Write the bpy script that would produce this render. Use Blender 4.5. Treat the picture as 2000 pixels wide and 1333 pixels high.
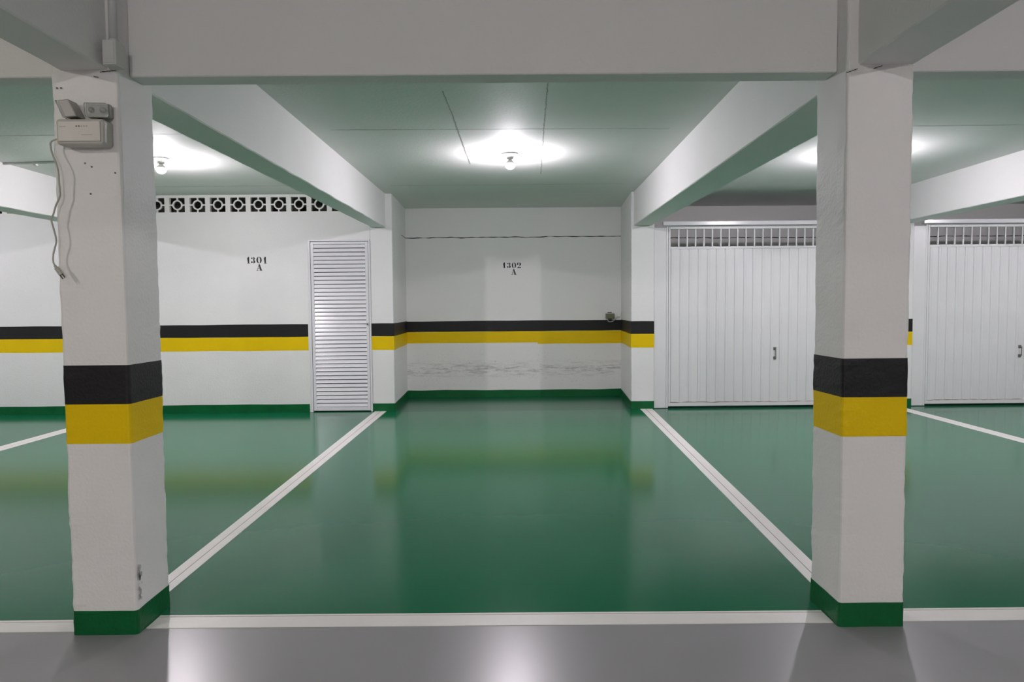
import bpy, bmesh, math, random
from mathutils import Vector, Matrix, noise

random.seed(7)
for o in list(bpy.data.objects):
    bpy.data.objects.remove(o, do_unlink=True)
SC = bpy.context.scene
COL = SC.collection

# ------------------------------------------------------------------ camera
CAM_H, FPX = 1.292, 1333.0
YAW, PITCH, ROLL = 0.0049, -0.0491, -0.0086
cy, sy, cp, sp = math.cos(YAW), math.sin(YAW), math.cos(PITCH), math.sin(PITCH)
F = Vector((sy * cp, cy * cp, sp))
R = Vector((cy, -sy, 0.0))
U = R.cross(F)
R2 = R * math.cos(ROLL) + U * math.sin(ROLL)
U2 = U * math.cos(ROLL) - R * math.sin(ROLL)
cam_data = bpy.data.cameras.new('camera')
cam = bpy.data.objects.new('camera', cam_data)
COL.objects.link(cam)
m = Matrix.Identity(4)
for i in range(3):
    m[i][0], m[i][1], m[i][2] = R2[i], U2[i], -F[i]
m[0][3], m[1][3], m[2][3] = 0.0, 0.0, CAM_H
cam.matrix_world = m
cam_data.sensor_fit = 'HORIZONTAL'
cam_data.sensor_width = 36.0
cam_data.lens = FPX * 36.0 / 2000.0
cam_data.clip_start = 0.05
SC.camera = cam

# ------------------------------------------------------------------ light and exposure
world = bpy.data.worlds.new('world')
SC.world = world
world.use_nodes = True
world.node_tree.nodes['Background'].inputs['Color'].default_value = (0.0, 0.0, 0.0, 1)
world.node_tree.nodes['Background'].inputs['Strength'].default_value = 0.0
SC.view_settings.view_transform = 'Standard'
SC.view_settings.look = 'None'
SC.view_settings.gamma = 1.0
SC.view_settings.use_curve_mapping = False
SC.view_settings.exposure = -0.5
BULB_POWER = 2200.0       # emission strength of the bay bulbs
AISLE_POWER = 4200.0      # emission strength of the driveway bulbs

# ------------------------------------------------------------------ key dimensions (metres)
YC, CD = 2.6725, 0.26            # front columns: front face, depth
LX0, LX1 = -1.748, -1.490        # left column
RX0, RX1 = 1.315, 1.575          # right column
YW, YR = 8.549, 9.832            # bay wall face, alcove back face
ZC = 2.716                       # ceiling
ZF = 2.2157                      # underside of the front beam
BF0, BF1 = 2.753, 2.859          # front beam faces
XMIN, XMAX, YMIN = -8.2, 8.4, -6.0
WB1, WB0, WY0, BB = 1.106, 0.947, 0.776, 0.10

# ------------------------------------------------------------------ materials
MATS = {}

def mat(name, color, rough=0.5, var=0.0, vscale=3.0, bump=0.0, bscale=60.0, metal=0.0, coat=0.0,
        spec=0.5, color2=None, rvar=0.0):
    if name in MATS:
        return MATS[name]
    mt = bpy.data.materials.new(name)
    mt.use_nodes = True
    nt = mt.node_tree
    b = nt.nodes['Principled BSDF']
    b.inputs['Base Color'].default_value = (*color, 1)
    b.inputs['Roughness'].default_value = rough
    b.inputs['Metallic'].default_value = metal
    b.inputs['Specular IOR Level'].default_value = spec
    b.inputs['Coat Weight'].default_value = coat
    tc = nt.nodes.new('ShaderNodeTexCoord')
    if var > 0 or color2:
        nz = nt.nodes.new('ShaderNodeTexNoise')
        nz.inputs['Scale'].default_value = vscale
        nz.inputs['Detail'].default_value = 6
        nt.links.new(tc.outputs['Object'], nz.inputs['Vector'])
        rp = nt.nodes.new('ShaderNodeValToRGB')
        c2 = color2 if color2 else tuple(c * (1 - var) for c in color)
        rp.color_ramp.elements[0].position = 0.3
        rp.color_ramp.elements[1].position = 0.7
        rp.color_ramp.elements[0].color = (*c2, 1)
        rp.color_ramp.elements[1].color = (*color, 1)
        nt.links.new(nz.outputs['Fac'], rp.inputs['Fac'])
        nt.links.new(rp.outputs['Color'], b.inputs['Base Color'])
    if rvar > 0:
        n3 = nt.nodes.new('ShaderNodeTexNoise')
        n3.inputs['Scale'].default_value = 1.7
        n3.inputs['Detail'].default_value = 5
        nt.links.new(tc.outputs['Object'], n3.inputs['Vector'])
        mr = nt.nodes.new('ShaderNodeMapRange')
        mr.inputs['From Min'].default_value = 0.3
        mr.inputs['From Max'].default_value = 0.7
        mr.inputs['To Min'].default_value = rough - rvar
        mr.inputs['To Max'].default_value = rough + rvar
        nt.links.new(n3.outputs['Fac'], mr.inputs['Value'])
        nt.links.new(mr.outputs['Result'], b.inputs['Roughness'])
    if bump > 0:
        n2 = nt.nodes.new('ShaderNodeTexNoise')
        n2.inputs['Scale'].default_value = bscale
        n2.inputs['Detail'].default_value = 4
        nt.links.new(tc.outputs['Object'], n2.inputs['Vector'])
        bp = nt.nodes.new('ShaderNodeBump')
        bp.inputs['Strength'].default_value = bump
        bp.inputs['Distance'].default_value = 0.01
        nt.links.new(n2.outputs['Fac'], bp.inputs['Height'])
        nt.links.new(bp.outputs['Normal'], b.inputs['Normal'])
    MATS[name] = mt
    return mt

WHITE = mat('white_wall_paint', (0.80, 0.80, 0.79), 0.6, 0.04, 2.0, 0.25, 90)
COLW = mat('white_column_paint', (0.80, 0.79, 0.78), 0.55, 0.04, 3.0, 0.2, 80)
BEAMW = mat('white_beam_paint', (0.80, 0.80, 0.79), 0.6, 0.03, 2.5, 0.2, 70)
CEILW = mat('white_ceiling_paint', (0.78, 0.79, 0.77), 0.7, 0.04, 1.5, 0.12, 40, spec=0.2)
BLACK = mat('black_stripe_paint', (0.010, 0.010, 0.011), 0.5, 0.0, 3, 0.2, 90, spec=0.3)
YELLOW = mat('yellow_stripe_paint', (0.80, 0.55, 0.0005), 0.5, 0.06, 4, 0.2, 90, spec=0.2)
GREENB = mat('green_skirting_paint', (0.002, 0.120, 0.033), 0.4, 0.2, 8, 0.3, 60, spec=0.25)
FLOORG = mat('green_epoxy_floor', (0.003, 0.150, 0.066), 0.15, 0.10, 0.8, spec=0.25)
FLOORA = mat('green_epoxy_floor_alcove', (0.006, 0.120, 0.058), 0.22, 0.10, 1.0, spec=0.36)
FLOORY = mat('grey_epoxy_floor', (0.29, 0.285, 0.295), 0.28, 0.05, 1.0)
LINEW = mat('white_line_paint', (0.82, 0.80, 0.77), 0.4, 0.06, 6, 0.1, 60)
GROOVE = mat('line_groove', (0.20, 0.13, 0.10), 0.7)
GROOVED = mat('dark_crack', (0.03, 0.03, 0.03), 0.9)
ENAMEL = mat('white_door_enamel', (0.78, 0.77, 0.80), 0.25, 0.03, 4)
GATEW = mat('white_gate_enamel', (0.77, 0.77, 0.775), 0.38, 0.05, 3, 0.05, 30)
STENCIL = mat('black_stencil_paint', (0.02, 0.02, 0.02), 0.6)
DARKC = mat('raw_dark_concrete', (0.10, 0.09, 0.085), 0.9, 0.3, 3, 0.3, 20)
BLOCKW = mat('white_vent_block_paint', (0.80, 0.79, 0.76), 0.6, 0.04, 5, 0.2, 70)
PLASTIC = mat('off_white_plastic', (0.52, 0.50, 0.46), 0.4)
PLASTICG = mat('grey_plastic', (0.34, 0.33, 0.31), 0.4)
DARKP = mat('dark_plastic', (0.03, 0.03, 0.03), 0.4)
CORDM = mat('beige_cord', (0.42, 0.41, 0.36), 0.5)
PVC = mat('grey_pvc', (0.55, 0.55, 0.54), 0.45)
BOXM = mat('painted_junction_box', (0.62, 0.62, 0.60), 0.5)
STEEL = mat('brushed_steel', (0.55, 0.55, 0.53), 0.3, metal=1.0)
HANDLE = mat('dark_steel', (0.26, 0.25, 0.23), 0.4, metal=0.8)
CHROME = mat('lamp_reflector', (0.90, 0.90, 0.89), 0.22, metal=1.0)
OLIVE = mat('olive_socket_plastic', (0.17, 0.18, 0.10), 0.5, 0.3, 40)
PORC = mat('white_lamp_socket', (0.86, 0.86, 0.84), 0.3)
RUST = mat('rust_stain', (0.25, 0.13, 0.08), 0.8)
GREYCAP = mat('grey_smudge', (0.35, 0.34, 0.34), 0.8)

def glass_mat():
    mt = bpy.data.materials.new('clear_lamp_lens')
    mt.use_nodes = True
    b = mt.node_tree.nodes['Principled BSDF']
    b.inputs['Base Color'].default_value = (0.92, 0.93, 0.92, 1)
    b.inputs['Roughness'].default_value = 0.08
    b.inputs['Transmission Weight'].default_value = 0.9
    b.inputs['IOR'].default_value = 1.15
    return mt
LENS = glass_mat()

def emit_mat(name, color, strength):
    mt = bpy.data.materials.new(name)
    mt.use_nodes = True
    nt = mt.node_tree
    nt.nodes.clear()
    e = nt.nodes.new('ShaderNodeEmission')
    e.inputs['Color'].default_value = (*color, 1)
    e.inputs['Strength'].default_value = strength
    out = nt.nodes.new('ShaderNodeOutputMaterial')
    nt.links.new(e.outputs['Emission'], out.inputs['Surface'])
    return mt

def stained_wall():
    """white paint with grey scuffs at bumper height"""
    mt = bpy.data.materials.new('scuffed_white_wall_paint')
    mt.use_nodes = True
    nt = mt.node_tree
    L = nt.links.new
    b = nt.nodes['Principled BSDF']
    b.inputs['Roughness'].default_value = 0.6
    tc = nt.nodes.new('ShaderNodeTexCoord')
    sep = nt.nodes.new('ShaderNodeSeparateXYZ')
    L(tc.outputs['Object'], sep.inputs[0])
    def band(c, w):
        s = nt.nodes.new('ShaderNodeMath'); s.operation = 'SUBTRACT'; s.inputs[1].default_value = c
        L(sep.outputs['Z'], s.inputs[0])
        a = nt.nodes.new('ShaderNodeMath'); a.operation = 'ABSOLUTE'; L(s.outputs[0], a.inputs[0])
        r = nt.nodes.new('ShaderNodeMapRange')
        r.inputs['From Min'].default_value = 0.0; r.inputs['From Max'].default_value = w
        r.inputs['To Min'].default_value = 1.0; r.inputs['To Max'].default_value = 0.0
        L(a.outputs[0], r.inputs['Value'])
        return r.outputs['Result']
    mp = nt.nodes.new('ShaderNodeMapping')
    mp.inputs['Scale'].default_value = (2.2, 1.0, 16.0)
    L(tc.outputs['Object'], mp.inputs['Vector'])
    nz = nt.nodes.new('ShaderNodeTexNoise')
    nz.inputs['Scale'].default_value = 2.4; nz.inputs['Detail'].default_value = 9; nz.inputs['Roughness'].default_value = 0.75
    L(mp.outputs[0], nz.inputs['Vector'])
    rp = nt.nodes.new('ShaderNodeMapRange')
    rp.inputs['From Min'].default_value = 0.47; rp.inputs['From Max'].default_value = 0.66
    L(nz.outputs['Fac'], rp.inputs['Value'])
    mul = nt.nodes.new('ShaderNodeMath'); mul.operation = 'MULTIPLY'
    L(rp.outputs['Result'], mul.inputs[0]); L(band(0.40, 0.14), mul.inputs[1])
    n2 = nt.nodes.new('ShaderNodeTexNoise')
    n2.inputs['Scale'].default_value = 38; n2.inputs['Detail'].default_value = 3
    L(tc.outputs['Object'], n2.inputs['Vector'])
    r2 = nt.nodes.new('ShaderNodeMapRange')
    r2.inputs['From Min'].default_value = 0.62; r2.inputs['From Max'].default_value = 0.75; r2.inputs['To Max'].default_value = 0.5
    L(n2.outputs['Fac'], r2.inputs['Value'])
    m2 = nt.nodes.new('ShaderNodeMath'); m2.operation = 'MULTIPLY'
    L(r2.outputs['Result'], m2.inputs[0]); L(band(0.40, 0.34), m2.inputs[1])
    mx = nt.nodes.new('ShaderNodeMath'); mx.operation = 'MAXIMUM'
    L(mul.outputs[0], mx.inputs[0]); L(m2.outputs[0], mx.inputs[1])
    sc = nt.nodes.new('ShaderNodeMath'); sc.operation = 'MULTIPLY'; sc.inputs[1].default_value = 0.95; sc.use_clamp = True
    L(mx.outputs[0], sc.inputs[0])
    mix = nt.nodes.new('ShaderNodeMix'); mix.data_type = 'RGBA'
    mix.inputs['A'].default_value = (0.79, 0.79, 0.77, 1)
    mix.inputs['B'].default_value = (0.24, 0.235, 0.24, 1)
    L(sc.outputs[0], mix.inputs['Factor'])
    L(mix.outputs['Result'], b.inputs['Base Color'])
    n3 = nt.nodes.new('ShaderNodeTexNoise'); n3.inputs['Scale'].default_value = 90
    L(tc.outputs['Object'], n3.inputs['Vector'])
    bp = nt.nodes.new('ShaderNodeBump'); bp.inputs['Strength'].default_value = 0.25; bp.inputs['Distance'].default_value = 0.01
    L(n3.outputs['Fac'], bp.inputs['Height']); L(bp.outputs['Normal'], b.inputs['Normal'])
    return mt
SCUFF = stained_wall()

# ------------------------------------------------------------------ object helpers
WORLD = {}

def wloc(o):
    return WORLD.get(o.name, Vector((0, 0, 0))) if o else Vector((0, 0, 0))

def link(o, parent=None, at=(0, 0, 0)):
    COL.objects.link(o)
    WORLD[o.name] = Vector(at)
    if parent:
        o.parent = parent
        o.location = Vector(at) - wloc(parent)
    else:
        o.location = at
    return o

def empty(name, at):
    o = bpy.data.objects.new(name, None)
    o.empty_display_size = 0.1
    return link(o, None, at)

def to_obj(name, bm, material, parent=None, at=(0, 0, 0), smooth=False):
    bmesh.ops.recalc_face_normals(bm, faces=bm.faces)
    me = bpy.data.meshes.new(name)
    bm.to_mesh(me)
    bm.free()
    me.materials.append(material)
    if smooth:
        for p in me.polygons:
            p.use_smooth = True
    return link(bpy.data.objects.new(name, me), parent, at)

def share(src, parent, at, name=None):
    o = bpy.data.objects.new(name or src.data.name, src.data)
    return link(o, parent, at)

def tag(o, label=None, cat=None, group=None, kind=None):
    if label: o['label'] = label
    if cat: o['category'] = cat
    if group: o['group'] = group
    if kind: o['kind'] = kind
    return o

def bx(bm, x0, x1, y0, y1, z0, z1, bevel=0.0, seg=2):
    t = bmesh.new()
    vs = [t.verts.new((x, y, z)) for x in (x0, x1) for y in (y0, y1) for z in (z0, z1)]
    for f in ((0, 1, 3, 2), (4, 6, 7, 5), (0, 4, 5, 1), (2, 3, 7, 6), (0, 2, 6, 4), (1, 5, 7, 3)):
        t.faces.new([vs[i] for i in f])
    if bevel:
        bmesh.ops.bevel(t, geom=t.edges[:], offset=bevel, segments=seg, affect='EDGES', profile=0.5)
    merge(bm, t)
    return bm

def merge(bm, t, mtx=None):
    bmesh.ops.recalc_face_normals(t, faces=t.faces)
    mp = {}
    for v in t.verts:
        mp[v] = bm.verts.new(mtx @ v.co if mtx else v.co)
    for f in t.faces:
        try:
            bm.faces.new([mp[v] for v in f.verts])
        except ValueError:
            pass
    t.free()

def hexa(bm, bottom, top):
    """prism from four bottom and four top corners"""
    v = [bm.verts.new(p) for p in bottom] + [bm.verts.new(p) for p in top]
    for f in ((0, 3, 2, 1), (4, 5, 6, 7), (0, 1, 5, 4), (1, 2, 6, 5), (2, 3, 7, 6), (3, 0, 4, 7)):
        bm.faces.new([v[i] for i in f])
    return bm

def box_obj(name, x0, x1, y0, y1, z0, z1, material, parent=None, bevel=0.0):
    return to_obj(name, bx(bmesh.new(), x0, x1, y0, y1, z0, z1, bevel), material, parent)

def lathe(bm, prof, n=24, at=(0, 0, 0), axis='Z'):
    rings = []
    for r, z in prof:
        ring = []
        for i in range(n):
            a = 2 * math.pi * i / n
            p = (r * math.cos(a), r * math.sin(a), z)
            if axis == 'Y':
                p = (p[0], p[2], p[1])
            ring.append(bm.verts.new((p[0] + at[0], p[1] + at[1], p[2] + at[2])))
        rings.append(ring)
    for a, b in zip(rings, rings[1:]):
        for i in range(n):
            bm.faces.new((a[i], a[(i + 1) % n], b[(i + 1) % n], b[i]))
    bm.faces.new(rings[0])
    bm.faces.new(rings[-1])
    return bm

def tube(bm, pts, r, n=8, smooth_steps=0):
    P = [Vector(p) for p in pts]
    if smooth_steps:
        Q = []
        for i in range(len(P) - 1):
            p0, p1, p2, p3 = P[max(i - 1, 0)], P[i], P[i + 1], P[min(i + 2, len(P) - 1)]
            for k in range(smooth_steps):
                t = k / smooth_steps
                Q.append(0.5 * ((2 * p1) + (p2 - p0) * t + (2 * p0 - 5 * p1 + 4 * p2 - p3) * t * t + (3 * p1 - p0 - 3 * p2 + p3) * t ** 3))
        Q.append(P[-1])
        P = Q
    rings = []
    for i, p in enumerate(P):
        d = (P[min(i + 1, len(P) - 1)] - P[max(i - 1, 0)]).normalized()
        ref = Vector((0, 1, 0)) if abs(d.y) < 0.9 else Vector((1, 0, 0))
        a = d.cross(ref).normalized()
        b = d.cross(a)
        rings.append([bm.verts.new(p + (a * math.cos(2 * math.pi * k / n) + b * math.sin(2 * math.pi * k / n)) * r) for k in range(n)])
    for A, B in zip(rings, rings[1:]):
        for k in range(n):
            bm.faces.new((A[k], A[(k + 1) % n], B[(k + 1) % n], B[k]))
    bm.faces.new(rings[0])
    bm.faces.new(rings[-1])
    return bm

def post(x0, x1, y0, y1, z0, z1, off=0.0, amp=0.003, step=0.025, rad=0.012, seed=0.0, cap=True):
    """hand-plastered square post: rounded corners, slightly wavy faces"""
    bm = bmesh.new()
    base = []
    cs = [(x1 - rad, y1 - rad, 0), (x0 + rad, y1 - rad, 90), (x0 + rad, y0 + rad, 180), (x1 - rad, y0 + rad, 270)]
    for i, (cx, cyy, a0) in enumerate(cs):
        for k in range(4):
            a = math.radians(a0 + 30 * k)
            base.append((cx, cyy, math.cos(a), math.sin(a), 1.0))
        nx, ny, na = cs[(i + 1) % 4]
        a = math.radians(a0 + 90)
        for k in range(1, 4):
            t = k / 4
            base.append((cx + (nx - cx) * t, cyy + (ny - cyy) * t, math.cos(a), math.sin(a), 0.4))
    nz = max(1, int(round((z1 - z0) / step)))
    rings = []
    for j in range(nz + 1):
        z = z0 + (z1 - z0) * j / nz
        ring = []
        for (px, py, nx, ny, w) in base:
            q = noise.noise(Vector((px * 9 + seed, py * 9, z * 7))) + 0.7 * noise.noise(Vector((px * 20 + seed, py * 20, z * 33)))
            d = rad + off + amp * w * q
            ring.append(bm.verts.new((px + nx * d, py + ny * d, z)))
        rings.append(ring)
    n = len(base)
    for A, B in zip(rings, rings[1:]):
        for k in range(n):
            bm.faces.new((A[k], A[(k + 1) % n], B[(k + 1) % n], B[k]))
    if cap:
        bm.faces.new(rings[0])
        bm.faces.new(rings[-1])
    return bm

def jag_strip(bm, p0, p1, w, up, n=60, amp=0.5, seed=0.0, depth=Vector((0, -0.0015, 0))):
    """thin irregular crack from p0 to p1"""
    p0, p1, up = Vector(p0), Vector(p1), Vector(up)
    prev = None
    for i in range(n + 1):
        t = i / n
        c = p0.lerp(p1, t) + up * w * amp * 1.2 * noise.noise(Vector((t * 17 + seed, 3.1, 0))) + depth
        ww = w * (0.5 + amp * (0.5 + noise.noise(Vector((t * 29 + seed, 8.2, 0)))))
        a, b = bm.verts.new(c - up * ww / 2), bm.verts.new(c + up * ww / 2)
        if prev:
            bm.faces.new((prev[0], a, b, prev[1]))
        prev = (a, b)
    return bm

# ------------------------------------------------------------------ floors
fl = tag(box_obj('floor', XMIN, XMAX, 2.76, YW - 0.065, -0.12, 0.0, FLOORG), kind='structure')
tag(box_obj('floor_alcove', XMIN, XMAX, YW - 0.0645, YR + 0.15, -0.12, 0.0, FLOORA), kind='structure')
tag(box_obj('floor_driveway', XMIN, XMAX, YMIN, 2.7595, -0.12, 0.0, FLOORY), kind='structure')

# ------------------------------------------------------------------ ceiling with board joints
ceil = tag(box_obj('ceiling', XMIN, XMAX, YMIN, YR + 0.15, ZC, ZC + 0.12, CEILW), kind='structure')
def ceil_joint(pts, w, seed):
    bm = bmesh.new()
    for a, b in zip(pts, pts[1:]):
        d = (Vector(b) - Vector(a)).normalized()
        jag_strip(bm, (*a, ZC), (*b, ZC), w, (-d.y, d.x, 0), 40, 0.6, seed, Vector((0, 0, -0.0012)))
    to_obj('board_joint', bm, GREYCAP, ceil)
ceil_joint([(-0.42, 4.55), (-0.40, 5.1), (-0.385, 5.9), (-0.366, 6.83)], 0.010, 1.0)
ceil_joint([(0.262, 4.35), (0.29, 5.4), (0.33, 6.5), (0.358, 7.37)], 0.009, 2.0)
ceil_joint([(-1.40, 5.51), (0.0, 5.53), (1.30, 5.525)], 0.010, 3.0)
ceil_joint([(-1.35, 7.99), (0.1, 8.0), (1.35, 7.97)], 0.011, 4.0)
ceil_joint([(-4.7, 5.62), (-1.75, 5.6)], 0.010, 5.0)
ceil_joint([(-4.7, 7.95), (-1.75, 7.95)], 0.011, 6.0)
ceil_joint([(1.85, 5.55), (4.75, 5.5)], 0.010, 7.0)
ceil_joint([(2.25, 7.35), (2.62, 6.4)], 0.009, 8.0)
ceil_joint([(5.0, 5.2), (8.0, 5.2)], 0.010, 9.0)

# ------------------------------------------------------------------ left bay wall with vent blocks and louvred door
DX0, DX1, DZ = -2.487, -1.716, 2.155
VZ0, VZ1, VP, VC0 = 2.487, 2.703, 0.2509, -4.344
VK = list(range(-13, 11))
vx0, vx1 = VC0 + VP * (VK[0] - 0.5), VC0 + VP * (VK[-1] + 0.5)
LPX0, LPX1 = -1.716, -1.439
b = bmesh.new()
T = 0.16
bx(b, XMIN, DX0, YW, YW + T, 0, VZ0)
bx(b, DX0, DX1, YW, YW + T, DZ, VZ0)
bx(b, XMIN, vx0, YW, YW + T, VZ0, VZ1)
bx(b, vx1, DX1, YW, YW + T, VZ0, VZ1)
bx(b, XMIN, DX1, YW, YW + T, VZ1, ZC)
wl = tag(to_obj('wall_left', b, WHITE), kind='structure')

def vent_mesh():
    bm = bmesh.new()
    hw, hh = VP / 2, (VZ1 - VZ0) / 2
    iw, ih, y0, y1 = 0.095, 0.0885, 0.0, 0.045
    bx(bm, -hw, -iw, y0, y1, -hh, hh)
    bx(bm, iw, hw, y0, y1, -hh, hh)
    bx(bm, -iw, iw, y0, y1, ih, hh)
    bx(bm, -iw, iw, y0, y1, -hh, -ih)
    ro, ri, s = 0.062, 0.046, 0.0085
    r = bmesh.new()
    n = 24
    rings = [[r.verts.new((q * math.cos(2 * math.pi * i / n), y, q * math.sin(2 * math.pi * i / n))) for i in range(n)]
             for q, y in ((ro, 0.004), (ro, 0.028), (ri, 0.028), (ri, 0.004))]
    for A, B in zip(rings, rings[1:] + rings[:1]):
        for i in range(n):
            r.faces.new((A[i], A[(i + 1) % n], B[(i + 1) % n], B[i]))
    merge(bm, r)
    for x0, x1, z0, z1 in ((-iw, -ro + 0.004, -s, s), (ro - 0.004, iw, -s, s), (-s, s, -ih, -ro + 0.004), (-s, s, ro - 0.004, ih)):
        bx(bm, x0, x1, 0.004, 0.028, z0, z1)
    return bm
vproto = None
for k in VK:
    at = (VC0 + VP * k, YW, (VZ0 + VZ1) / 2)
    if vproto is None:
        vproto = to_obj('vent_block', vent_mesh(), BLOCKW, wl, at)
    else:
        share(vproto, wl, at, 'vent_block')
# service shaft behind the vent blocks
sh = bmesh.new()
bx(sh, XMIN, LPX0 - 0.02, YW + 1.0, YW + 1.1, 0, ZC)
tag(to_obj('wall_shaft', sh, DARKC), kind='structure')

# painted bands: thin coats on the walls
def band(parent, name, z0, z1, material, segs, t=0.0015, wob=0.004, seed=0.0):
    """segs: list of polylines [(x,y),...] seen with the room on the left-hand normal"""
    bm = bmesh.new()
    for pts in segs:
        cols = []
        P = [Vector((p[0], p[1], 0)) for p in pts]
        fine = []
        for a, c in zip(P, P[1:]):
            n = max(2, int((c - a).length / 0.06))
            for i in range(n):
                fine.append(a.lerp(c, i / n))
        fine.append(P[-1])
        for i, p in enumerate(fine):
            d0 = (fine[min(i + 1, len(fine) - 1)] - fine[max(i - 1, 0)]).normalized()
            nrm = Vector((d0.y, -d0.x, 0))
            q = p + nrm * t
            dz1 = wob * noise.noise(Vector((p.x * 2.3 + seed, p.y * 2.3, 1)))
            dz0 = wob * noise.noise(Vector((p.x * 2.3 + seed, p.y * 2.3, 5))) if z0 > 0 else 0
            back = p - nrm * 0.002
            cols.append([bm.verts.new((q.x, q.y, z0 + dz0)), bm.verts.new((q.x, q.y, z1 + dz1)),
                         bm.verts.new((back.x, back.y, z1 + dz1)), bm.verts.new((back.x, back.y, z0 + dz0))])
        for A, B in zip(cols, cols[1:]):
            for k in range(4):
                bm.faces.new((A[k], B[k], B[(k + 1) % 4], A[(k + 1) % 4]))
        bm.faces.new(cols[0]); bm.faces.new(cols[-1])
    return to_obj(name, bm, material, parent)

def bands(parent, segs, bsegs=None, seed=0.0):
    band(parent, 'black_stripe', WB0, WB1, BLACK, segs, seed=seed)
    band(parent, 'yellow_stripe', WY0, WB0, YELLOW, segs, seed=seed + 3, t=0.0012)
    band(parent, 'green_skirting', 0.0, BB, GREENB, bsegs or segs, t=0.004, seed=seed + 5)

bands(wl, [[(XMIN, YW), (DX0 - 0.02, YW)]], seed=1.0)

# ------------------------------------------------------------------ wall piers (between alcoves) and alcove back wall
def pier(name, xf0, xf1, xb0, xb1, seed):
    bm = bmesh.new()
    hexa(bm, [(xf0, YW, 0), (xf1, YW, 0), (xb1, YR, 0), (xb0, YR, 0)],
         [(xf0, YW, ZC), (xf1, YW, ZC), (xb1, YR, ZC), (xb0, YR, ZC)])
    vert = [e for e in bm.edges if abs(e.verts[0].co.z - e.verts[1].co.z) > 1]
    bmesh.ops.bevel(bm, geom=vert, offset=0.012, segments=3, affect='EDGES', profile=0.5)
    ze = [e for e in bm.edges if abs(e.verts[0].co.z - e.verts[1].co.z) > 1]
    bmesh.ops.subdivide_edges(bm, edges=ze, cuts=110, use_grid_fill=True)
    for v in bm.verts:
        d = 0.0028 * (noise.noise(Vector((v.co.x * 7 + seed, v.co.y * 7, v.co.z * 31))) + 0.5)
        if v.co.y < YW + 0.02:
            v.co.x += d * (1 if v.co.x > (xf0 + xf1) / 2 else -1)
    return tag(to_obj(name, bm, WHITE), kind='structure')

pl = pier('wall_pier_left', LPX0, LPX1, LPX0, -1.465, 0.0)
bands(pl, [[(LPX0, YW), (LPX1 - 0.008, YW), (LPX1 + 0.0035, YW + 0.003), (LPX1 + 0.0045, YW + 0.025), (-1.463, YR)]], seed=2.0)
RPX0, RPX1 = 1.540, 1.826
pr = pier('wall_pier_right', RPX0, RPX1, 1.623, RPX1, 4.0)
bands(pr, [[(1.621, YR), (RPX0 - 0.0045, YW + 0.025), (RPX0 - 0.0035, YW + 0.003), (RPX0 + 0.008, YW), (RPX1, YW)]], seed=3.0)
P3X0, P3X1 = 4.80, 5.077
p3 = pier('wall_pier_far', P3X0, P3X1, P3X0, P3X1, 8.0)
bands(p3, [[(P3X0, YW), (P3X1, YW)]], seed=4.0)

wa = tag(box_obj('wall_alcove', LPX0, XMAX, YR, YR + 0.15, 0, ZC, SCUFF), kind='structure')
CA = [(-1.463, YR), (0.42, YR)]
CB = [(0.42, YR), (1.621, YR)]
band(wa, 'black_stripe', WB0 + 0.002, WB1 - 0.003, BLACK, [CA + CB[1:]], seed=5)
band(wa, 'yellow_stripe', WY0 + 0.008, WB0 + 0.002, YELLOW, [CA], t=0.0012, seed=6)
band(wa, 'yellow_stripe', WY0 - 0.012, WB0 + 0.002, YELLOW, [CB], t=0.0012, seed=7)
band(wa, 'green_skirting', 0.0, BB + 0.004, GREENB, [CA + CB[1:]], t=0.006, wob=0.010, seed=8)
cr = bmesh.new()
jag_strip(cr, (-1.465, YR, 2.298), (1.62, YR, 2.300), 0.011, (0, 0, 1), 120, 0.9, 1.0)
to_obj('wall_crack', cr, GROOVED, wa)
cr = bmesh.new()
jag_strip(cr, (1.83, YR, 2.27), (4.8, YR, 2.26), 0.012, (0, 0, 1), 100, 0.9, 4.0)
jag_strip(cr, (5.08, YR, 2.26), (8.3, YR, 2.26), 0.012, (0, 0, 1), 100, 0.9, 6.0)
to_obj('wall_crack', cr, GROOVED, wa)
cr = bmesh.new()
jag_strip(cr, (-1.452, YW + 0.30, 2.297), (-1.464, YR - 0.01, 2.297), 0.010, (0, 0, 1), 30, 0.9, 7.0, Vector((0.003, 0, 0)))
to_obj('pier_crack', cr, GROOVED, pl)

# ------------------------------------------------------------------ remaining shell, out of frame
tag(box_obj('wall_west', XMIN - 0.15, XMIN, YMIN, YR + 0.15, 0, ZC, WHITE), kind='structure')
tag(box_obj('wall_east', XMAX, XMAX + 0.15, YMIN, YR + 0.15, 0, ZC, WHITE), kind='structure')
ws = tag(box_obj('wall_south', XMIN, XMAX, YMIN - 0.15, YMIN, 0, ZC, WHITE), kind='structure')
bands(ws, [[(XMAX, YMIN), (XMIN, YMIN)]], seed=9.0)

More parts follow.
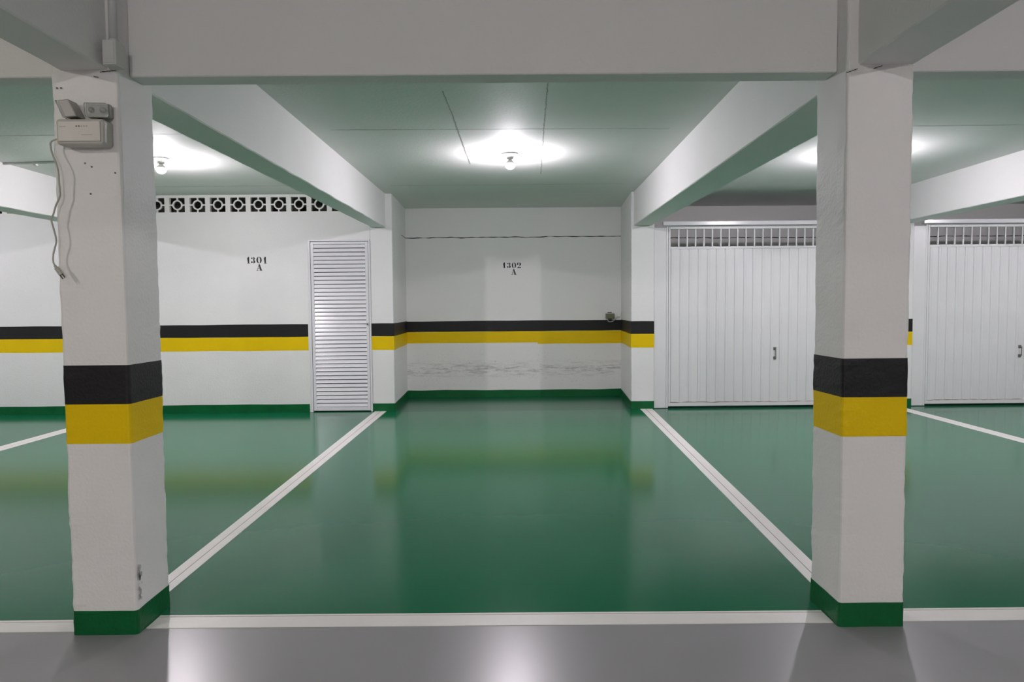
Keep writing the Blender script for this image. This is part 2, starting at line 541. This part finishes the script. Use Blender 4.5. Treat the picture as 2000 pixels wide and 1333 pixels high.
# ------------------------------------------------------------------ beams
def beam(name, quad0, quad1, z00, z01, label):
    """quad0: x-range at y0, quad1: x-range at y1, underside z00 to z01"""
    (xa, xb, y0), (xc, xd, y1) = quad0, quad1
    bm = bmesh.new()
    n = 60
    rings = []
    for i in range(n + 1):
        t = i / n
        y = y0 + (y1 - y0) * t
        l, r, z = xa + (xc - xa) * t, xb + (xd - xb) * t, z00 + (z01 - z00) * t
        j = 0.003 * noise.noise(Vector((xa, y * 5, 0)))
        k = 0.003 * noise.noise(Vector((xb, y * 5, 4)))
        rings.append([bm.verts.new(p) for p in ((l, y, ZC), (l + j, y, z + 0.006), (l + 0.006, y, z + j), (r - 0.006, y, z + k), (r + k, y, z + 0.006), (r, y, ZC))])
    for A, B in zip(rings, rings[1:]):
        for q in range(6):
            bm.faces.new((A[q], A[(q + 1) % 6], B[(q + 1) % 6], B[q]))
    bm.faces.new(rings[0]); bm.faces.new(rings[-1])
    o = to_obj(name, bm, BEAMW)
    return tag(o, label, kind='structure')

YB0 = YC + CD
beam('ceiling_beam', (-1.84, -1.605, YB0), (-1.70, -1.518, YW), 2.269, 2.305, 'white ceiling beam running from the column with the emergency light to the back wall')
beam('ceiling_beam', (1.449, 1.805, YB0), (1.571, 1.805, YW), 2.269, 2.303, 'white ceiling beam ending beside the garage gate and bay 1302')
beam('ceiling_beam', (-5.12, -4.84, BF1), (-5.05, -4.80, YW), 2.275, 2.303, 'white ceiling beam on the far side of bay 1301')
beam('ceiling_beam', (4.82, 5.06, BF1), (4.80, 5.06, YW), 2.275, 2.303, 'white ceiling beam between the two garage gates')
beam('ceiling_beam', (-1.72, -1.535, YMIN), (-1.712, -1.53, YC), ZF, ZF, 'white driveway beam meeting the column with the emergency light')
beam('ceiling_beam', (1.33, 1.548, YMIN), (1.356, 1.575, YC), ZF, ZF, 'white driveway beam meeting the plain column')
def cross_beam(x0, x1, label, y0=BF0, y1=BF1, z=ZF):
    bm = bx(bmesh.new(), x0, x1, y0, y1, z, ZC, 0.004, 1)
    tag(to_obj('ceiling_cross_beam', bm, BEAMW), label, kind='structure')
cross_beam(LX1, RX0, 'white cross beam spanning between the two striped columns')
cross_beam(XMIN, LX0, 'white cross beam over the front of bay 1301')
cross_beam(RX1, XMAX, 'white cross beam over the garage gate bays')

# ------------------------------------------------------------------ columns
def column(x0, x1, label, seed):
    root = empty('concrete_column', ((x0 + x1) / 2, YC + CD / 2, 0))
    tag(root, label, 'column')
    y0, y1 = YC, YC + CD
    to_obj('shaft', post(x0, x1, y0, y1, 0.0, ZC, seed=seed, amp=0.0042), COLW, root, smooth=False)
    to_obj('black_stripe', post(x0, x1, y0, y1, 0.9262, 1.0796, off=0.0016, seed=seed, amp=0.0042), BLACK, root)
    to_obj('yellow_stripe', post(x0, x1, y0, y1, 0.770, 0.9262, off=0.0014, seed=seed, amp=0.0042), YELLOW, root)
    to_obj('green_skirting', post(x0, x1, y0, y1, 0.0, 0.098, off=0.0024, seed=seed, amp=0.0042), GREENB, root)
    return root
cl = column(LX0, LX1, 'white square column with black and yellow bands and an emergency light', 0.3)
cr_ = column(RX0, RX1, 'white square column with black and yellow bands and bare sides', 5.7)

def on_left_front(px, py, y=YC):
    """pixel of the photograph to a point on the plane y"""
    d = F + R2 * ((px - 1000) / FPX) - U2 * ((py - 666.5) / FPX)
    t = y / d.y
    return Vector((d.x * t, y, CAM_H + d.z * t))
for px, py in ((166, 319), (179, 326), (225, 338), (177, 379), (111, 172), (119, 172)):
    p = on_left_front(px, py, YC - 0.002)
    to_obj('nail_hole', lathe(bmesh.new(), [(0.0035, -0.001), (0.0035, 0.001)], 8, p, 'Y'), DARKP, cl)
# plaster cracks where the columns meet the beams
for root, pa, pb, sd in ((cl, (196, 141.5), (228, 138), 1.0), (cl, (184, 150), (194, 152), 2.0), (cr_, (1652, 143), (1674, 135), 3.0), (cr_, (1705, 135), (1722, 129), 4.0)):
    a_, b_ = on_left_front(*pa, YC), on_left_front(*pb, YC)
    cb = jag_strip(bmesh.new(), a_, b_, 0.0032, (0, 0, 1), 24, 0.9, sd, Vector((0, -0.004, 0)))
    to_obj('plaster_crack', cb, GROOVED, root)
# scrape on the near corner of the column with the emergency light
sm = bmesh.new()
for i in range(26):
    z = 0.13 + 0.16 * random.random()
    y = YC + 0.010 + 0.03 * random.random() * (1 - abs(z - 0.2) * 4)
    x = LX1 + 0.0035
    s = 0.002 + 0.004 * random.random()
    v = [sm.verts.new((x, y + a * s * 0.8, z + c * s * 2.2)) for a, c in ((-1, -.6), (.3, -1), (1, .5), (-.4, 1))]
    sm.faces.new(v)
to_obj('scrape_mark', sm, GREYCAP, cl)

# ------------------------------------------------------------------ painted floor lines
def line(label, left, right, groove=0.52, name='parking_line'):
    """left, right: the two long edges, each ((x0,y0),(x1,y1))"""
    (a0, a1), (c0, c1) = left, right
    root = empty(name, ((a0[0] + c0[0]) / 2, (a0[1] + c0[1]) / 2, 0.0))
    tag(root, label, 'floor marking')
    def pt(e0, e1, t):
        return (e0[0] + (e1[0] - e0[0]) * t, e0[1] + (e1[1] - e0[1]) * t)
    def strip(nm, t0, t1, z, material):
        bm = bmesh.new()
        q = [pt(a0, c0, t0), pt(a0, c0, t1), pt(a1, c1, t1), pt(a1, c1, t0)]
        hexa(bm, [(x, y, 0.0) for x, y in q], [(x, y, z) for x, y in q])
        to_obj(nm, bm, material, root)
    strip('paint_strip', 0.0, groove - 0.02, 0.0022, LINEW)
    strip('paint_strip', groove + 0.02, 1.0, 0.0022, LINEW)
    strip('joint_groove', groove - 0.02, groove + 0.02, 0.0012, GROOVE)
line('white floor line between bays 1301 and 1302', ((-1.668, 2.945), (-1.690, YW - 0.012)), ((-1.568, 2.945), (-1.545, YW - 0.012)))
line('white floor line slanting from the bare column to the garage gate pier', ((1.386, 2.945), (1.650, YW - 0.012)), ((1.494, 2.945), (1.802, YW - 0.012)), 0.45)
line('white floor line on the far side of bay 1301', ((-4.89, 2.85), (-4.89, YW - 0.012)), ((-4.73, 2.85), (-4.73, YW - 0.012)))
line('white floor line between the two garage gates', ((4.70, 2.85), (4.78, YW - 0.012)), ((4.84, 2.85), (4.93, YW - 0.012)))
FL = 'parking_line'
line('white front line of bay 1302 between the two striped columns', ((LX1 + 0.006, 2.722), (RX0 - 0.006, 2.706)), ((LX1 + 0.006, 2.838), (RX0 - 0.006, 2.818)), 0.86)
line('white front line of bay 1301', ((XMIN, 2.695), (LX0 - 0.006, 2.700)), ((XMIN, 2.81), (LX0 - 0.006, 2.803)), 0.82)
line('white front line of the garage gate bays', ((RX1 + 0.006, 2.712), (XMAX, 2.712)), ((RX1 + 0.006, 2.826), (XMAX, 2.832)), 0.86)

# ------------------------------------------------------------------ louvred door
d1 = empty('door_1', ((DX0 + DX1) / 2, YW, 0))
tag(d1, 'narrow white louvred metal door beside the bay 1301 number', kind='structure')
fr = bmesh.new()
yf = YW - 0.012
bx(fr, DX0, DX0 + 0.026, yf, YW + 0.05, 0.0, DZ, 0.003, 1)
bx(fr, DX1 - 0.022, DX1, yf, YW + 0.05, 0.0, DZ, 0.003, 1)
bx(fr, DX0 + 0.026, DX1 - 0.022, yf, YW + 0.05, DZ - 0.022, DZ, 0.003, 1)
to_obj('door_frame', fr, ENAMEL, d1)
lf = bmesh.new()
lx0, lx1, lz0, lz1 = DX0 + 0.031, DX1 - 0.027, 0.012, DZ - 0.028
yl = YW - 0.006
sw = 0.036
bx(lf, lx0, lx0 + sw, yl, yl + 0.03, lz0, lz1, 0.003, 1)
bx(lf, lx1 - sw, lx1, yl, yl + 0.03, lz0, lz1, 0.003, 1)
bx(lf, lx0 + sw, lx1 - sw, yl, yl + 0.03, lz1 - 0.03, lz1, 0.003, 1)
bx(lf, lx0 + sw, lx1 - sw, yl, yl + 0.03, lz0, lz0 + 0.045, 0.003, 1)
to_obj('leaf_frame', lf, ENAMEL, d1)
NS = 41
s0, s1 = lz0 + 0.045, lz1 - 0.03
pitch = (s1 - s0) / NS
hw = (lx1 - lx0) / 2 - sw
sb = bmesh.new()
prof = [(0.020, pitch * 0.98), (0.012, pitch * 0.94), (0.002, pitch * 0.30), (-0.001, pitch * 0.16), (0.001, pitch * 0.10), (0.006, pitch * 0.12),
        (0.009, pitch * 0.30), (0.018, pitch * 0.86)]
A = [sb.verts.new((-hw, y, z)) for y, z in prof]
B = [sb.verts.new((hw, y, z)) for y, z in prof]
for i in range(len(prof)):
    sb.faces.new((A[i], A[(i + 1) % len(prof)], B[(i + 1) % len(prof)], B[i]))
sb.faces.new(A); sb.faces.new(B)
proto = None
for i in range(NS):
    at = ((lx0 + lx1) / 2, yl, s0 + pitch * i)
    if proto is None:
        proto = to_obj('slat', sb, ENAMEL, d1, at)
    else:
        share(proto, d1, at, 'slat')
lk = to_obj('lock', lathe(bmesh.new(), [(0.013, 0.0), (0.013, 0.012), (0.009, 0.016)], 14, (0, 0, 0), 'Y'), STEEL, d1, (lx1 - 0.018, yl - 0.016, 1.10))
to_obj('keyhole', lathe(bmesh.new(), [(0.008, 0.0), (0.008, 0.002)], 10, (0, -0.0015, 0), 'Y'), DARKP, lk, (lx1 - 0.018, yl - 0.016, 1.10))
box_obj('closet_backing', lx0, lx1, YW + 0.055, YW + 0.06, 0.0, DZ, DARKC, d1)

# ------------------------------------------------------------------ up-and-over gates with barred tops
def gate(name, jx0, gx0, gx1, jx1, label, panel_from, handle_x, nbars):
    root = empty(name, ((gx0 + gx1) / 2, YW, 0))
    tag(root, label, kind='structure')
    y0 = YW + 0.012
    # jamb posts
    for x0, x1 in ((jx0 + 0.002, gx0 - 0.030), (gx1 + 0.03, jx1 - 0.002)):
        if x1 - x0 > 0.02:
            box_obj('jamb_post', x0, x1, y0, y0 + 0.12, 0.006, 2.272, GATEW, root, 0.004)
    for x0, x1 in ((gx0 - 0.028, gx0 - 0.004), (gx1 + 0.004, gx1 + 0.028)):
        box_obj('side_rail', x0, x1, y0 + 0.004, y0 + 0.05, 0.006, 2.285, GATEW, root, 0.003)
    box_obj('top_rail', gx0 - 0.075, gx1 + 0.075, YW - 0.018, YW + 0.045, 2.294, 2.345, ENAMEL, root, 0.006)
    # leaf frame
    yl = YW + 0.016
    leaf = bmesh.new()
    bx(leaf, gx0, gx0 + 0.024, yl, yl + 0.035, 0.026, 2.280, 0.003, 1)
    bx(leaf, gx1 - 0.024, gx1, yl, yl + 0.035, 0.026, 2.280, 0.003, 1)
    bx(leaf, gx0 + 0.024, gx1 - 0.024, yl, yl + 0.035, 2.250, 2.280, 0.003, 1)
    bx(leaf, gx0 + 0.024, gx1 - 0.024, yl, yl + 0.035, 2.004, 2.034, 0.003, 1)
    bx(leaf, gx0 + 0.024, gx1 - 0.024, yl, yl + 0.035, 0.026, 0.078, 0.003, 1)
    lf = to_obj('leaf_frame', leaf, GATEW, root)
    # bars of the grille
    pr = None
    sp = (gx1 - gx0 - 0.048) / (nbars + 1)
    for i in range(nbars):
        at = (gx0 + 0.024 + sp * (i + 1), yl + 0.016, 2.142)
        if pr is None:
            pr = to_obj('bar', bx(bmesh.new(), -0.0085, 0.0085, -0.008, 0.008, -0.108, 0.108, 0.002, 1), GATEW, root, at)
        else:
            share(pr, root, at, 'bar')
    # folded steel sheet panels
    n = int(round((gx1 - gx0 - 0.048) / 0.1125))
    w = (gx1 - gx0 - 0.048) / n
    pp = bmesh.new()
    prof = [(-w / 2, 0.010), (-w / 2 + 0.004, 0.010), (-w / 2 + 0.010, 0.001), (-w / 2 + 0.030, 0.0), (-w / 2 + 0.033, 0.0025), (-w / 2 + 0.036, 0.0),
            (w / 2 - 0.006, 0.001), (w / 2, 0.009), (w / 2, 0.014), (-w / 2, 0.014)]
    A = [pp.verts.new((x, y, 0.0)) for x, y in prof]
    B = [pp.verts.new((x, y, 1.926)) for x, y in prof]
    for i in range(len(prof)):
        pp.faces.new((A[i], A[(i + 1) % len(prof)], B[(i + 1) % len(prof)], B[i]))
    pp.faces.new(A); pp.faces.new(B)
    pr = None
    for i in range(n):
        at = (gx0 + 0.024 + w * (i + 0.5), yl + 0.006, 0.078)
        if pr is None:
            pr = to_obj('sheet_panel', pp, GATEW, root, at)
        else:
            share(pr, root, at, 'sheet_panel')
    # rust along the bottom rail
    ru = bmesh.new()
    jag_strip(ru, (gx0 + 0.02, yl, 0.077), (gx1 - 0.02, yl, 0.077), 0.006, (0, 0, 1), 160, 1.0, gx0)
    to_obj('rust_line', ru, RUST, lf)
    # pull handle
    h = bmesh.new()
    tube(h, [(0, 0.012, 0.055), (0, -0.028, 0.055), (0, -0.028, -0.055), (0, 0.012, -0.055)], 0.006, 8)
    bx(h, -0.018, 0.018, 0.0, 0.010, 0.040, 0.076, 0.002, 1)
    bx(h, -0.018, 0.018, 0.0, 0.010, -0.076, -0.040, 0.002, 1)
    hd = to_obj('handle', h, HANDLE, root, (handle_x, yl - 0.004, 0.688))
    tag(hd, 'grey steel pull handle')
    return root
gate('door_2', RPX1, 2.010, 4.690, P3X0, 'white steel garage gate with barred top next to bay 1302', 0, 3.352, 24)
gate('door_3', P3X1, 5.262, 7.64, 8.0, 'white steel garage gate with barred top beyond the bare column', 0, 6.45, 21)
tag(box_obj('wall_gate_end', 7.76, XMAX, YW, YW + 0.15, 0, ZC, WHITE), kind='structure')

# ------------------------------------------------------------------ stencilled bay numbers
def ell(cx, cy, rx, ry, a0, a1, n=14):
    return [(cx + rx * math.cos(math.radians(a0 + (a1 - a0) * i / n)), cy + ry * math.sin(math.radians(a0 + (a1 - a0) * i / n))) for i in range(n + 1)]
def crescent(cx, cy, rx, ry, ix, iy, a0, a1):
    return ell(cx, cy, rx, ry, a0, a1) + ell(cx, cy, ix, iy, a1, a0)
G = {
    '1': [[(.28, .05), (.28, .84), (.06, .74), (.06, .80), (.40, 1.0), (.72, 1.0), (.72, .05)], [(.06, 0), (.06, .06), (.94, .06), (.94, 0)]],
    '3': [ell(.22, .80, .16, .13, 0, 360), crescent(.46, .75, .40, .25, .10, .20, -80, 78), crescent(.46, .27, .48, .27, .12, .22, -82, 80),
          ell(.20, .20, .18, .15, 0, 360)],
    '0': [crescent(.47, .5, .47, .5, .17, .50, 98, 262), crescent(.53, .5, .47, .5, .17, .50, -82, 82)],
    '2': [crescent(.46, .72, .44, .28, .14, .26, 96, 215), crescent(.54, .70, .42, .30, .16, .26, -62, 84), [(.50, .28), (.78, .46), (.62, .48), (.30, .24)],
          [(.02, 0), (.16, .14), (.45, .24), (.70, .15), (1.0, .24), (.92, 0)]],
    'A': [[(.44, 1.0), (.60, 1.0), (.98, .05), (.66, .05), (.40, .80)], [(.38, .78), (.43, .70), (.20, .05), (.12, .05)], [(.26, .28), (.26, .34), (.56, .34), (.58, .28)],
          [(0, 0), (0, .06), (.32, .06), (.32, 0)], [(.54, 0), (.54, .06), (1.06, .06), (1.06, 0)]],
}
def stencil(label, items, y):
    bm = bmesh.new()
    for ch, x0, x1, z0, z1 in items:
        for poly in G[ch]:
            lo = [bm.verts.new((x0 + (x1 - x0) * px, y - 0.0012, z0 + (z1 - z0) * pz)) for px, pz in poly]
            hi = [bm.verts.new((x0 + (x1 - x0) * px, y + 0.0005, z0 + (z1 - z0) * pz)) for px, pz in poly]
            try:
                f = bm.faces.new(lo)
                bmesh.ops.triangulate(bm, faces=[f])
            except ValueError:
                pass
            for i in range(len(lo)):
                k = (i + 1) % len(lo)
                bm.faces.new((lo[i], lo[k], hi[k], hi[i]))
    return tag(to_obj('stencilled_number', bm, STENCIL), label, 'number')
def at_px(items, y):
    out = []
    for ch, xa, xb, ya, yb in items:
        p, q = on_left_front(xa, yb, y), on_left_front(xb, ya, y)
        out.append((ch, p.x, q.x, p.z, q.z))
    return out
stencil('black stencilled number 1301 A on the white wall', at_px([('1', 482.7, 488.3, 502.2, 515), ('3', 490.3, 499, 502.2, 515), ('0', 501, 511, 501.8, 514.8), ('1', 515.2, 521, 502, 515),
                                                ('A', 501, 511.6, 516, 529)], YW), YW)
stencil('black stencilled number 1302 A on the alcove wall', at_px([('1', 982.5, 987.8, 513, 524), ('3', 990.3, 998, 513, 524), ('0', 999.6, 1008, 513, 524), ('2', 1009.5, 1018, 513, 524),
                                                ('A', 998.6, 1008, 525.5, 537)], YR), YR)

# ------------------------------------------------------------------ ceiling bulbs
BULB_W = emit_mat('lit_bulb', (1.0, 0.915, 1.0), BULB_POWER)
BULB_L = emit_mat('lit_bulb_warm', (1.0, 0.91, 0.975), BULB_POWER)
BULB_A = emit_mat('lit_bulb_driveway', (1.0, 0.95, 0.94), AISLE_POWER * 1.2)
BULB_R = emit_mat('soft_lit_bulb_driveway', (1.0, 0.94, 0.95), AISLE_POWER * 0.65)
BULB_S = emit_mat('dim_lit_bulb_driveway', (1.0, 0.93, 0.84), AISLE_POWER * 0.36)
def lamp(x, y, label, bulb_mat):
    root = empty('ceiling_lamp', (x, y, ZC))
    tag(root, label, 'lamp')
    sk = bmesh.new()
    lathe(sk, [(0.078, 0.0), (0.080, -0.006), (0.070, -0.016), (0.046, -0.022), (0.036, -0.030), (0.030, -0.046), (0.031, -0.050), (0.022, -0.052)], 28, (0, 0, 0))
    to_obj('socket', sk, PORC, root, (x, y, ZC), smooth=True)
    hs = bmesh.new()
    lathe(hs, [(0.014, -0.050), (0.016, -0.058), (0.028, -0.070), (0.040, -0.084), (0.0445, -0.094), (0.043, -0.095)], 24, (0, 0, 0))
    to_obj('bulb_housing', hs, PORC, root, (x, y, ZC), smooth=True)
    bl = bmesh.new()
    pr = [(0.0440, -0.0945)]
    for i in range(9):
        a = math.radians(-i * 11)
        pr.append((max(0.002, 0.0455 * math.cos(a)), -0.098 + 0.0455 * math.sin(a)))
    lathe(bl, pr, 24, (0, 0, 0))
    to_obj('bulb', bl, bulb_mat, root, (x, y, ZC), smooth=True)
    return root
BY = 6.40
lamp(0.028, BY, 'bare lit bulb on the ceiling of bay 1302', BULB_W)
lamp(-3.24, 6.48, 'bare lit bulb on the ceiling of bay 1301, with a conduit', BULB_L)
lamp(3.30, 6.45, 'bare lit bulb behind the bare column before the garage gate', BULB_W)
lamp(-6.55, 6.48, 'bare lit bulb in the bay past bay 1301', BULB_W)
lamp(6.45, 6.45, 'bare lit bulb before the farther garage gate', BULB_W)
lamp(-3.3, 0.1, 'bare lit bulb over the driveway facing bay 1301', BULB_S)
lamp(0.0, -3.6, 'bare lit bulb over the driveway at the far wall', BULB_A)
lamp(3.6, -1.2, 'bare lit bulb over the driveway facing the garage gates', BULB_R)

# conduit to the bay 1301 bulb
cd = empty('ceiling_conduit', (-4.0, 6.52, ZC - 0.02))
tag(cd, 'thin grey conduit running along the ceiling to the bay 1301 bulb', 'conduit')
to_obj('pipe', tube(bmesh.new(), [(-4.80, 6.62, ZC - 0.011), (-3.318, 6.48, ZC - 0.011)], 0.010, 10), PVC, cd)
c = on_left_front(68, 321, 6.59)
box_obj('clip', c.x - 0.012, c.x + 0.012, 6.585, 6.620, ZC - 0.034, ZC - 0.0005, PVC, cd, 0.003)

# ------------------------------------------------------------------ emergency light with loose cord on the column
em = empty('emergency_light', (-1.60, YC - 0.004, 1.92))
tag(em, 'off-white twin-head emergency light mounted high on the column', 'emergency light')
ex0, ex1, ey0, ey1, ez0, ez1 = -1.692, -1.512, 2.602, YC - 0.003, 1.918, 2.014
to_obj('body', bx(bmesh.new(), ex0, ex1, ey0, ey1, ez0, ez1, 0.012, 4), PLASTIC, em, smooth=False)
cvr = to_obj('front_cover', bx(bmesh.new(), ex0 + 0.010, ex1 - 0.010, ey0 - 0.004, ey0 + 0.004, ez0 + 0.010, ez1 - 0.010, 0.003, 2), PLASTIC, em)
for i in range(5):
    q = to_obj('indicator', lathe(bmesh.new(), [(0.0028, 0.0), (0.0028, 0.0015)], 10, (ex0 + 0.082 + i * 0.0095, ey0 - 0.0052, ez1 - 0.030), 'Y'), DARKP if i < 2 else PLASTICG, cvr)
for x0, x1, z in ((0.018, 0.042, ez1 - 0.031), (0.100, 0.140, ez1 - 0.062)):
    pl_ = bx(bmesh.new(), ex0 + x0, ex0 + x1, ey0 - 0.0048, ey0 - 0.0035, z - 0.0012, z + 0.0012)
    to_obj('printed_mark', pl_, PLASTICG, cvr)

def head(at, rz, tilt, clear):
    M = Matrix.Translation(at) @ Matrix.Rotation(rz, 4, 'Z') @ Matrix.Rotation(tilt, 4, 'X')
    def add(name, bm, material, parent):
        for v in bm.verts:
            v.co = M @ v.co
        return to_obj(name, bm, material, parent)
    hb = bmesh.new()
    bx(hb, -0.042, 0.042, 0.0 if clear else -0.018, 0.030, -0.027, 0.027, 0.008, 3)
    hd = add('lamp_head', hb, PLASTICG, em)
    rf = bmesh.new()
    bx(rf, -0.037, 0.037, -0.004, 0.002, -0.022, 0.022, 0.003, 2)
    add('reflector', rf, CHROME, hd)
    ln = bmesh.new()
    bx(ln, -0.041, 0.041, -0.026, -0.0045, -0.026, 0.026, 0.008, 3)
    add('lens', ln, LENS, hd)
    for s in (-1, 1):
        q = bmesh.new()
        lathe(q, [(0.011, 0.0), (0.009, -0.006), (0.004, -0.010)], 12, (s * 0.020, -0.0045, 0), 'Y')
        add('led', q, PLASTIC, hd)
    nk = bmesh.new()
    lathe(nk, [(0.010, -0.045), (0.010, -0.020)], 12, (0, 0.015, 0))
    add('swivel', nk, DARKP, em)
head(Vector((-1.546, 2.630, 2.050)), 0.12, 0.10, True)
# the other head is swung away to the side, so its slanting housing shows
def slant(name, q, y0, y1, material, parent, bev):
    bm = bmesh.new()
    f = [on_left_front(px, py, y0) for px, py in q]
    hexa(bm, f, [Vector((p.x, y1, p.z)) for p in f])
    bmesh.ops.bevel(bm, geom=bm.edges[:], offset=bev, segments=2, affect='EDGES', profile=0.5)
    return to_obj(name, bm, material, parent)
h2 = slant('lamp_head', [(110.5, 195), (133, 193), (150, 227), (126, 229)], 2.606, 2.660, PLASTICG, em, 0.004)
slant('lens', [(106, 195.5), (110, 195), (125.5, 229), (122, 229.5)], 2.610, 2.656, LENS, h2, 0.001)
slant('swivel', [(134, 227.5), (147, 227), (148, 232), (136, 232)], 2.62, 2.645, DARKP, em, 0.002)

cp_ = [(110, 268), (101, 276), (99, 288), (103, 303), (110, 320), (114, 337), (115, 352), (117, 372), (117, 384), (109, 402), (104, 420), (100, 428), (105, 448), (110, 470),
       (107, 485), (104, 498), (104, 512), (108, 520)]
pts = [on_left_front(px, py, 2.628 + 0.004 * math.sin(i)) for i, (px, py) in enumerate(cp_)]
pts[0] = Vector((ex0 + 0.002, 2.64, pts[0].z))
cord = to_obj('power_cord', tube(bmesh.new(), pts, 0.0032, 8, 5), CORDM, em, smooth=True)
a, c2 = on_left_front(107, 519, 2.628), on_left_front(120, 537, 2.628)
d = (c2 - a)
pb = bmesh.new()
tube(pb, [a, a + d * 0.25], 0.005, 10)
tube(pb, [a + d * 0.25, a + d * 0.32, a + d], 0.0085, 10)
plug = to_obj('plug', pb, CORDM, cord, smooth=False)
nrm = Vector((-d.z, 0, d.x)).normalized()
for s in (-1, 1):
    q = a + d + nrm * s * 0.005
    to_obj('pin', tube(bmesh.new(), [q, q + d.normalized() * 0.016], 0.0022, 8), DARKP, cord)

# ------------------------------------------------------------------ junction box and pipe above the column
jb = empty('junction_box', (-1.482, YC - 0.002, 2.21))
tag(jb, 'painted junction box with a vertical pipe at the column top', 'junction box')
to_obj('box', bx(bmesh.new(), -1.507, -1.456, 2.602, YC - 0.003, 2.212, 2.304, 0.004, 2), BOXM, jb)
to_obj('lid', bx(bmesh.new(), -1.502, -1.461, 2.599, 2.602, 2.217, 2.299, 0.001, 1), BOXM, jb)
to_obj('pipe', tube(bmesh.new(), [(-1.484, 2.640, 2.304), (-1.482, 2.640, ZC - 0.001)], 0.015, 14), PVC, jb, smooth=True)
to_obj('collar', lathe(bmesh.new(), [(0.018, 0.0), (0.018, 0.012)], 14, (-1.484, 2.640, 2.304)), PVC, jb)

# ------------------------------------------------------------------ loose wall socket in the alcove
so = empty('wall_socket', (1.464, YR - 0.001, 1.16))
tag(so, 'small olive wall socket with a loose white wire above the black stripe', 'socket')
s_body = bmesh.new()
bx(s_body, 1.397, 1.520, YR - 0.045, YR - 0.002, 1.120, 1.196, 0.006, 2)
to_obj('body', s_body, OLIVE, so)
to_obj('rim', bx(bmesh.new(), 1.393, 1.524, YR - 0.048, YR - 0.036, 1.190, 1.201, 0.002, 1), PLASTIC, so)
to_obj('knob', bx(bmesh.new(), 1.424, 1.484, YR - 0.040, YR - 0.006, 1.199, 1.214, 0.005, 2), DARKP, so)
to_obj('foot', bx(bmesh.new(), 1.430, 1.482, YR - 0.036, YR - 0.004, 1.100, 1.122, 0.004, 1), DARKP, so)
wp = [(1187, 624), (1188, 628), (1193, 629), (1199, 626.5), (1203, 622), (1206, 618.5), (1211, 619), (1213, 615), (1213.5, 611)]
to_obj('wire', tube(bmesh.new(), [on_left_front(x, y, YR - 0.03) for x, y in wp], 0.0045, 8, 4), PLASTIC, so, smooth=True)
